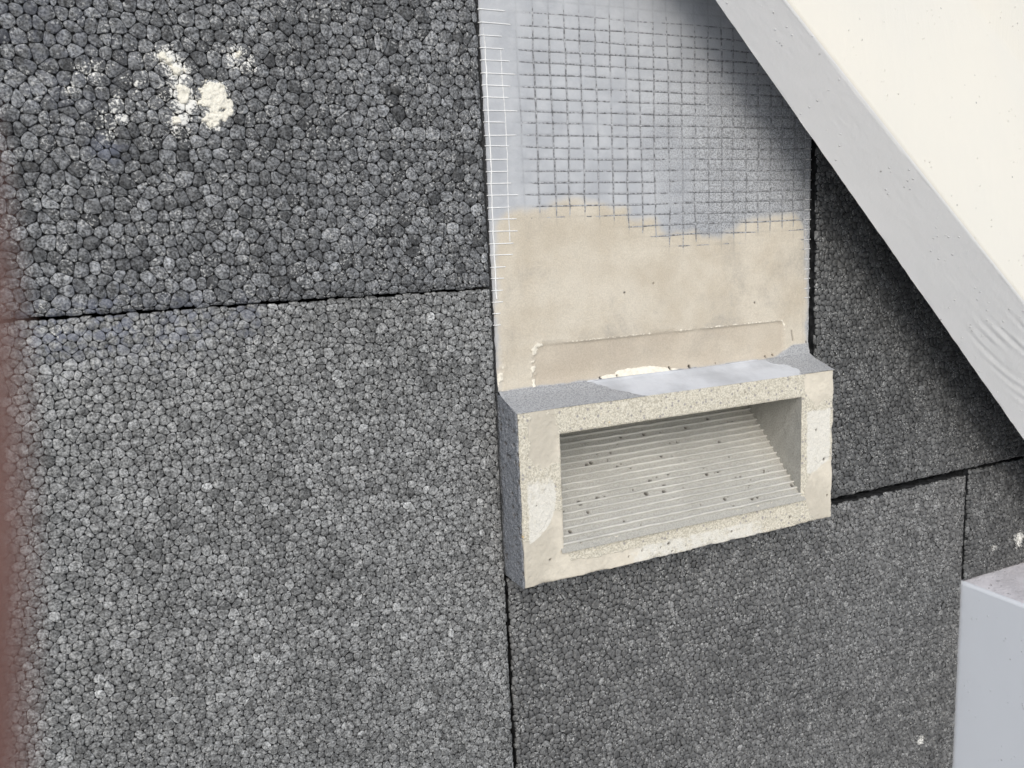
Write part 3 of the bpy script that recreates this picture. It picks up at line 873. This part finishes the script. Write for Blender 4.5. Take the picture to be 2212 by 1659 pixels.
def left_top(a, b):
    # a along outwards (0 = wall), b along the section
    bb = np.concatenate([np.linspace(0, 0.514, 110), np.linspace(0.5145, 0.524, 20), np.linspace(0.526, 1, 70)])
    aa = np.linspace(0, 1, nu)
    Aa, Bb = np.meshgrid(aa, bb, indexing='ij')
    x, z = section(Bb)
    y = 0.012 - Aa * (BO + 0.012)
    left = (Bb < 0.516)
    e = 0.0004 * (fbm(y, z + x, 16, 3, 91.) - .5) + 0.0001 * (fbm(y, z + x, 200, 3, 92.) - .5)
    x = x - np.where(left, e, 0); z = z + np.where(left, 0, e)
    x = x + 0.0012 * (fbm(z, z * 0, 60, 3, 93.) - .5) * np.clip(1 - Aa / 0.3, 0, 1) ** 2
    return np.stack([x, y, z], -1), len(bb)
P_, nb_ = left_top(None, None)
mats_idx = (np.tile(np.concatenate([np.zeros(129), np.ones(70)]), nu - 1)).astype(int)
_m = Mat('speckled_shaded_block_top', 0.85, 0.2)
M_BTOP = _m.done(_m.mix(_m.ramp(_m.noise(300, 4, 0.7), 0.62, 0.70), _m.scale((0.68, 0.655, 0.68), _m.ramp(_m.noise(40, 3), 0.3, 0.7, 0.85, 1.15)), (0.10, 0.095, 0.10)), _m.bump(_m.noise(500, 3), 0.0006))  # dark specks, and the beam's purplish shade put into the base colour
mesh_obj('block_body', P_.reshape(-1, 3), grid_faces(nu, nb_)[:, ::1], None, BLOCK, mats=[M_PAINT_B, M_BTOP], midx=mats_idx)
v, f = box(BX + 0.003, 0.60, -BO + 0.0005, 0.012, -0.44, BZ - 0.003)
mesh_obj('block_core', v, f, M_PAINT_B, BLOCK, smooth=False)

# ---------------------------------------------------------------- the photographer's finger, close to the lens
def cam_pt(x, y, z):
    return CAM + A[0] * x + A[1] * y + A[2] * z
_m = Mat('skin', 0.5, 0.4)
_m.b.inputs['Subsurface Weight'].default_value = 0.0
M_SKIN = _m.done(_m.mix(_m.ramp(_m.noise(300, 3), 0.3, 0.7), (0.35, 0.165, 0.13), (0.30, 0.14, 0.11)), _m.bump(_m.noise(1500, 3), 0.0003, 0.5))
joints = [((-0.075, 0.170, -0.075), 0.026), ((-0.068, 0.125, -0.062), 0.027), ((-0.058, 0.085, -0.048), 0.022)]
edges = [(0, 1), (1, 2)]
def chain(start, pts):
    prev = start
    for p, r_ in pts:
        joints.append((p, r_)); edges.append((prev, len(joints) - 1)); prev = len(joints) - 1
# index finger reaches up past the lens, the others curl below it, the thumb leaves the side of the palm
chain(2, [((-0.044, 0.066, -0.022), 0.0105), ((-0.026, 0.044, 0.004), 0.0092), ((-0.01605, 0.018, 0.0120), 0.0084), ((-0.01565, 0.002, 0.0122), 0.0082), ((-0.01565, -0.0060, 0.0121), 0.0074), ((-0.01625, -0.0105, 0.0120), 0.0052)])
chain(2, [((-0.064, 0.060, -0.026), 0.0105), ((-0.058, 0.048, 0.006), 0.0092), ((-0.052, 0.066, 0.022), 0.0084), ((-0.050, 0.082, 0.016), 0.0066)])
chain(2, [((-0.082, 0.066, -0.034), 0.0100), ((-0.080, 0.058, -0.004), 0.0088), ((-0.074, 0.074, 0.012), 0.0080), ((-0.071, 0.088, 0.006), 0.0062)])
chain(1, [((-0.096, 0.090, -0.048), 0.0092), ((-0.099, 0.080, -0.022), 0.0078), ((-0.094, 0.092, -0.006), 0.0070), ((-0.090, 0.104, -0.010), 0.0056)])
chain(1, [((-0.042, 0.122, -0.040), 0.0125), ((-0.026, 0.104, -0.018), 0.0105), ((-0.022, 0.084, -0.004), 0.0090), ((-0.024, 0.070, 0.004), 0.0068)])
me = bpy.data.meshes.new('hand')
bm = bmesh.new()
ly = bm.verts.layers.skin.verify()
bv = []
for i, (p, r_) in enumerate(joints):
    v_ = bm.verts.new(tuple(cam_pt(*p)))
    v_[ly].radius = (r_, r_)
    v_[ly].use_root = (i == 0)
    bv.append(v_)
for i, j in edges:
    bm.edges.new((bv[i], bv[j]))
bm.to_mesh(me)
bm.free()
hand = link(bpy.data.objects.new('hand', me))
me.materials.append(M_SKIN)
md = hand.modifiers.new('skin', 'SKIN')
md.use_smooth_shade = True
md2 = hand.modifiers.new('subdivision', 'SUBSURF'); md2.levels = 2; md2.render_levels = 2
hand['label'] = "photographer's pink fingertip, blurred, close to the lens at the left edge"
hand['category'] = 'hand'
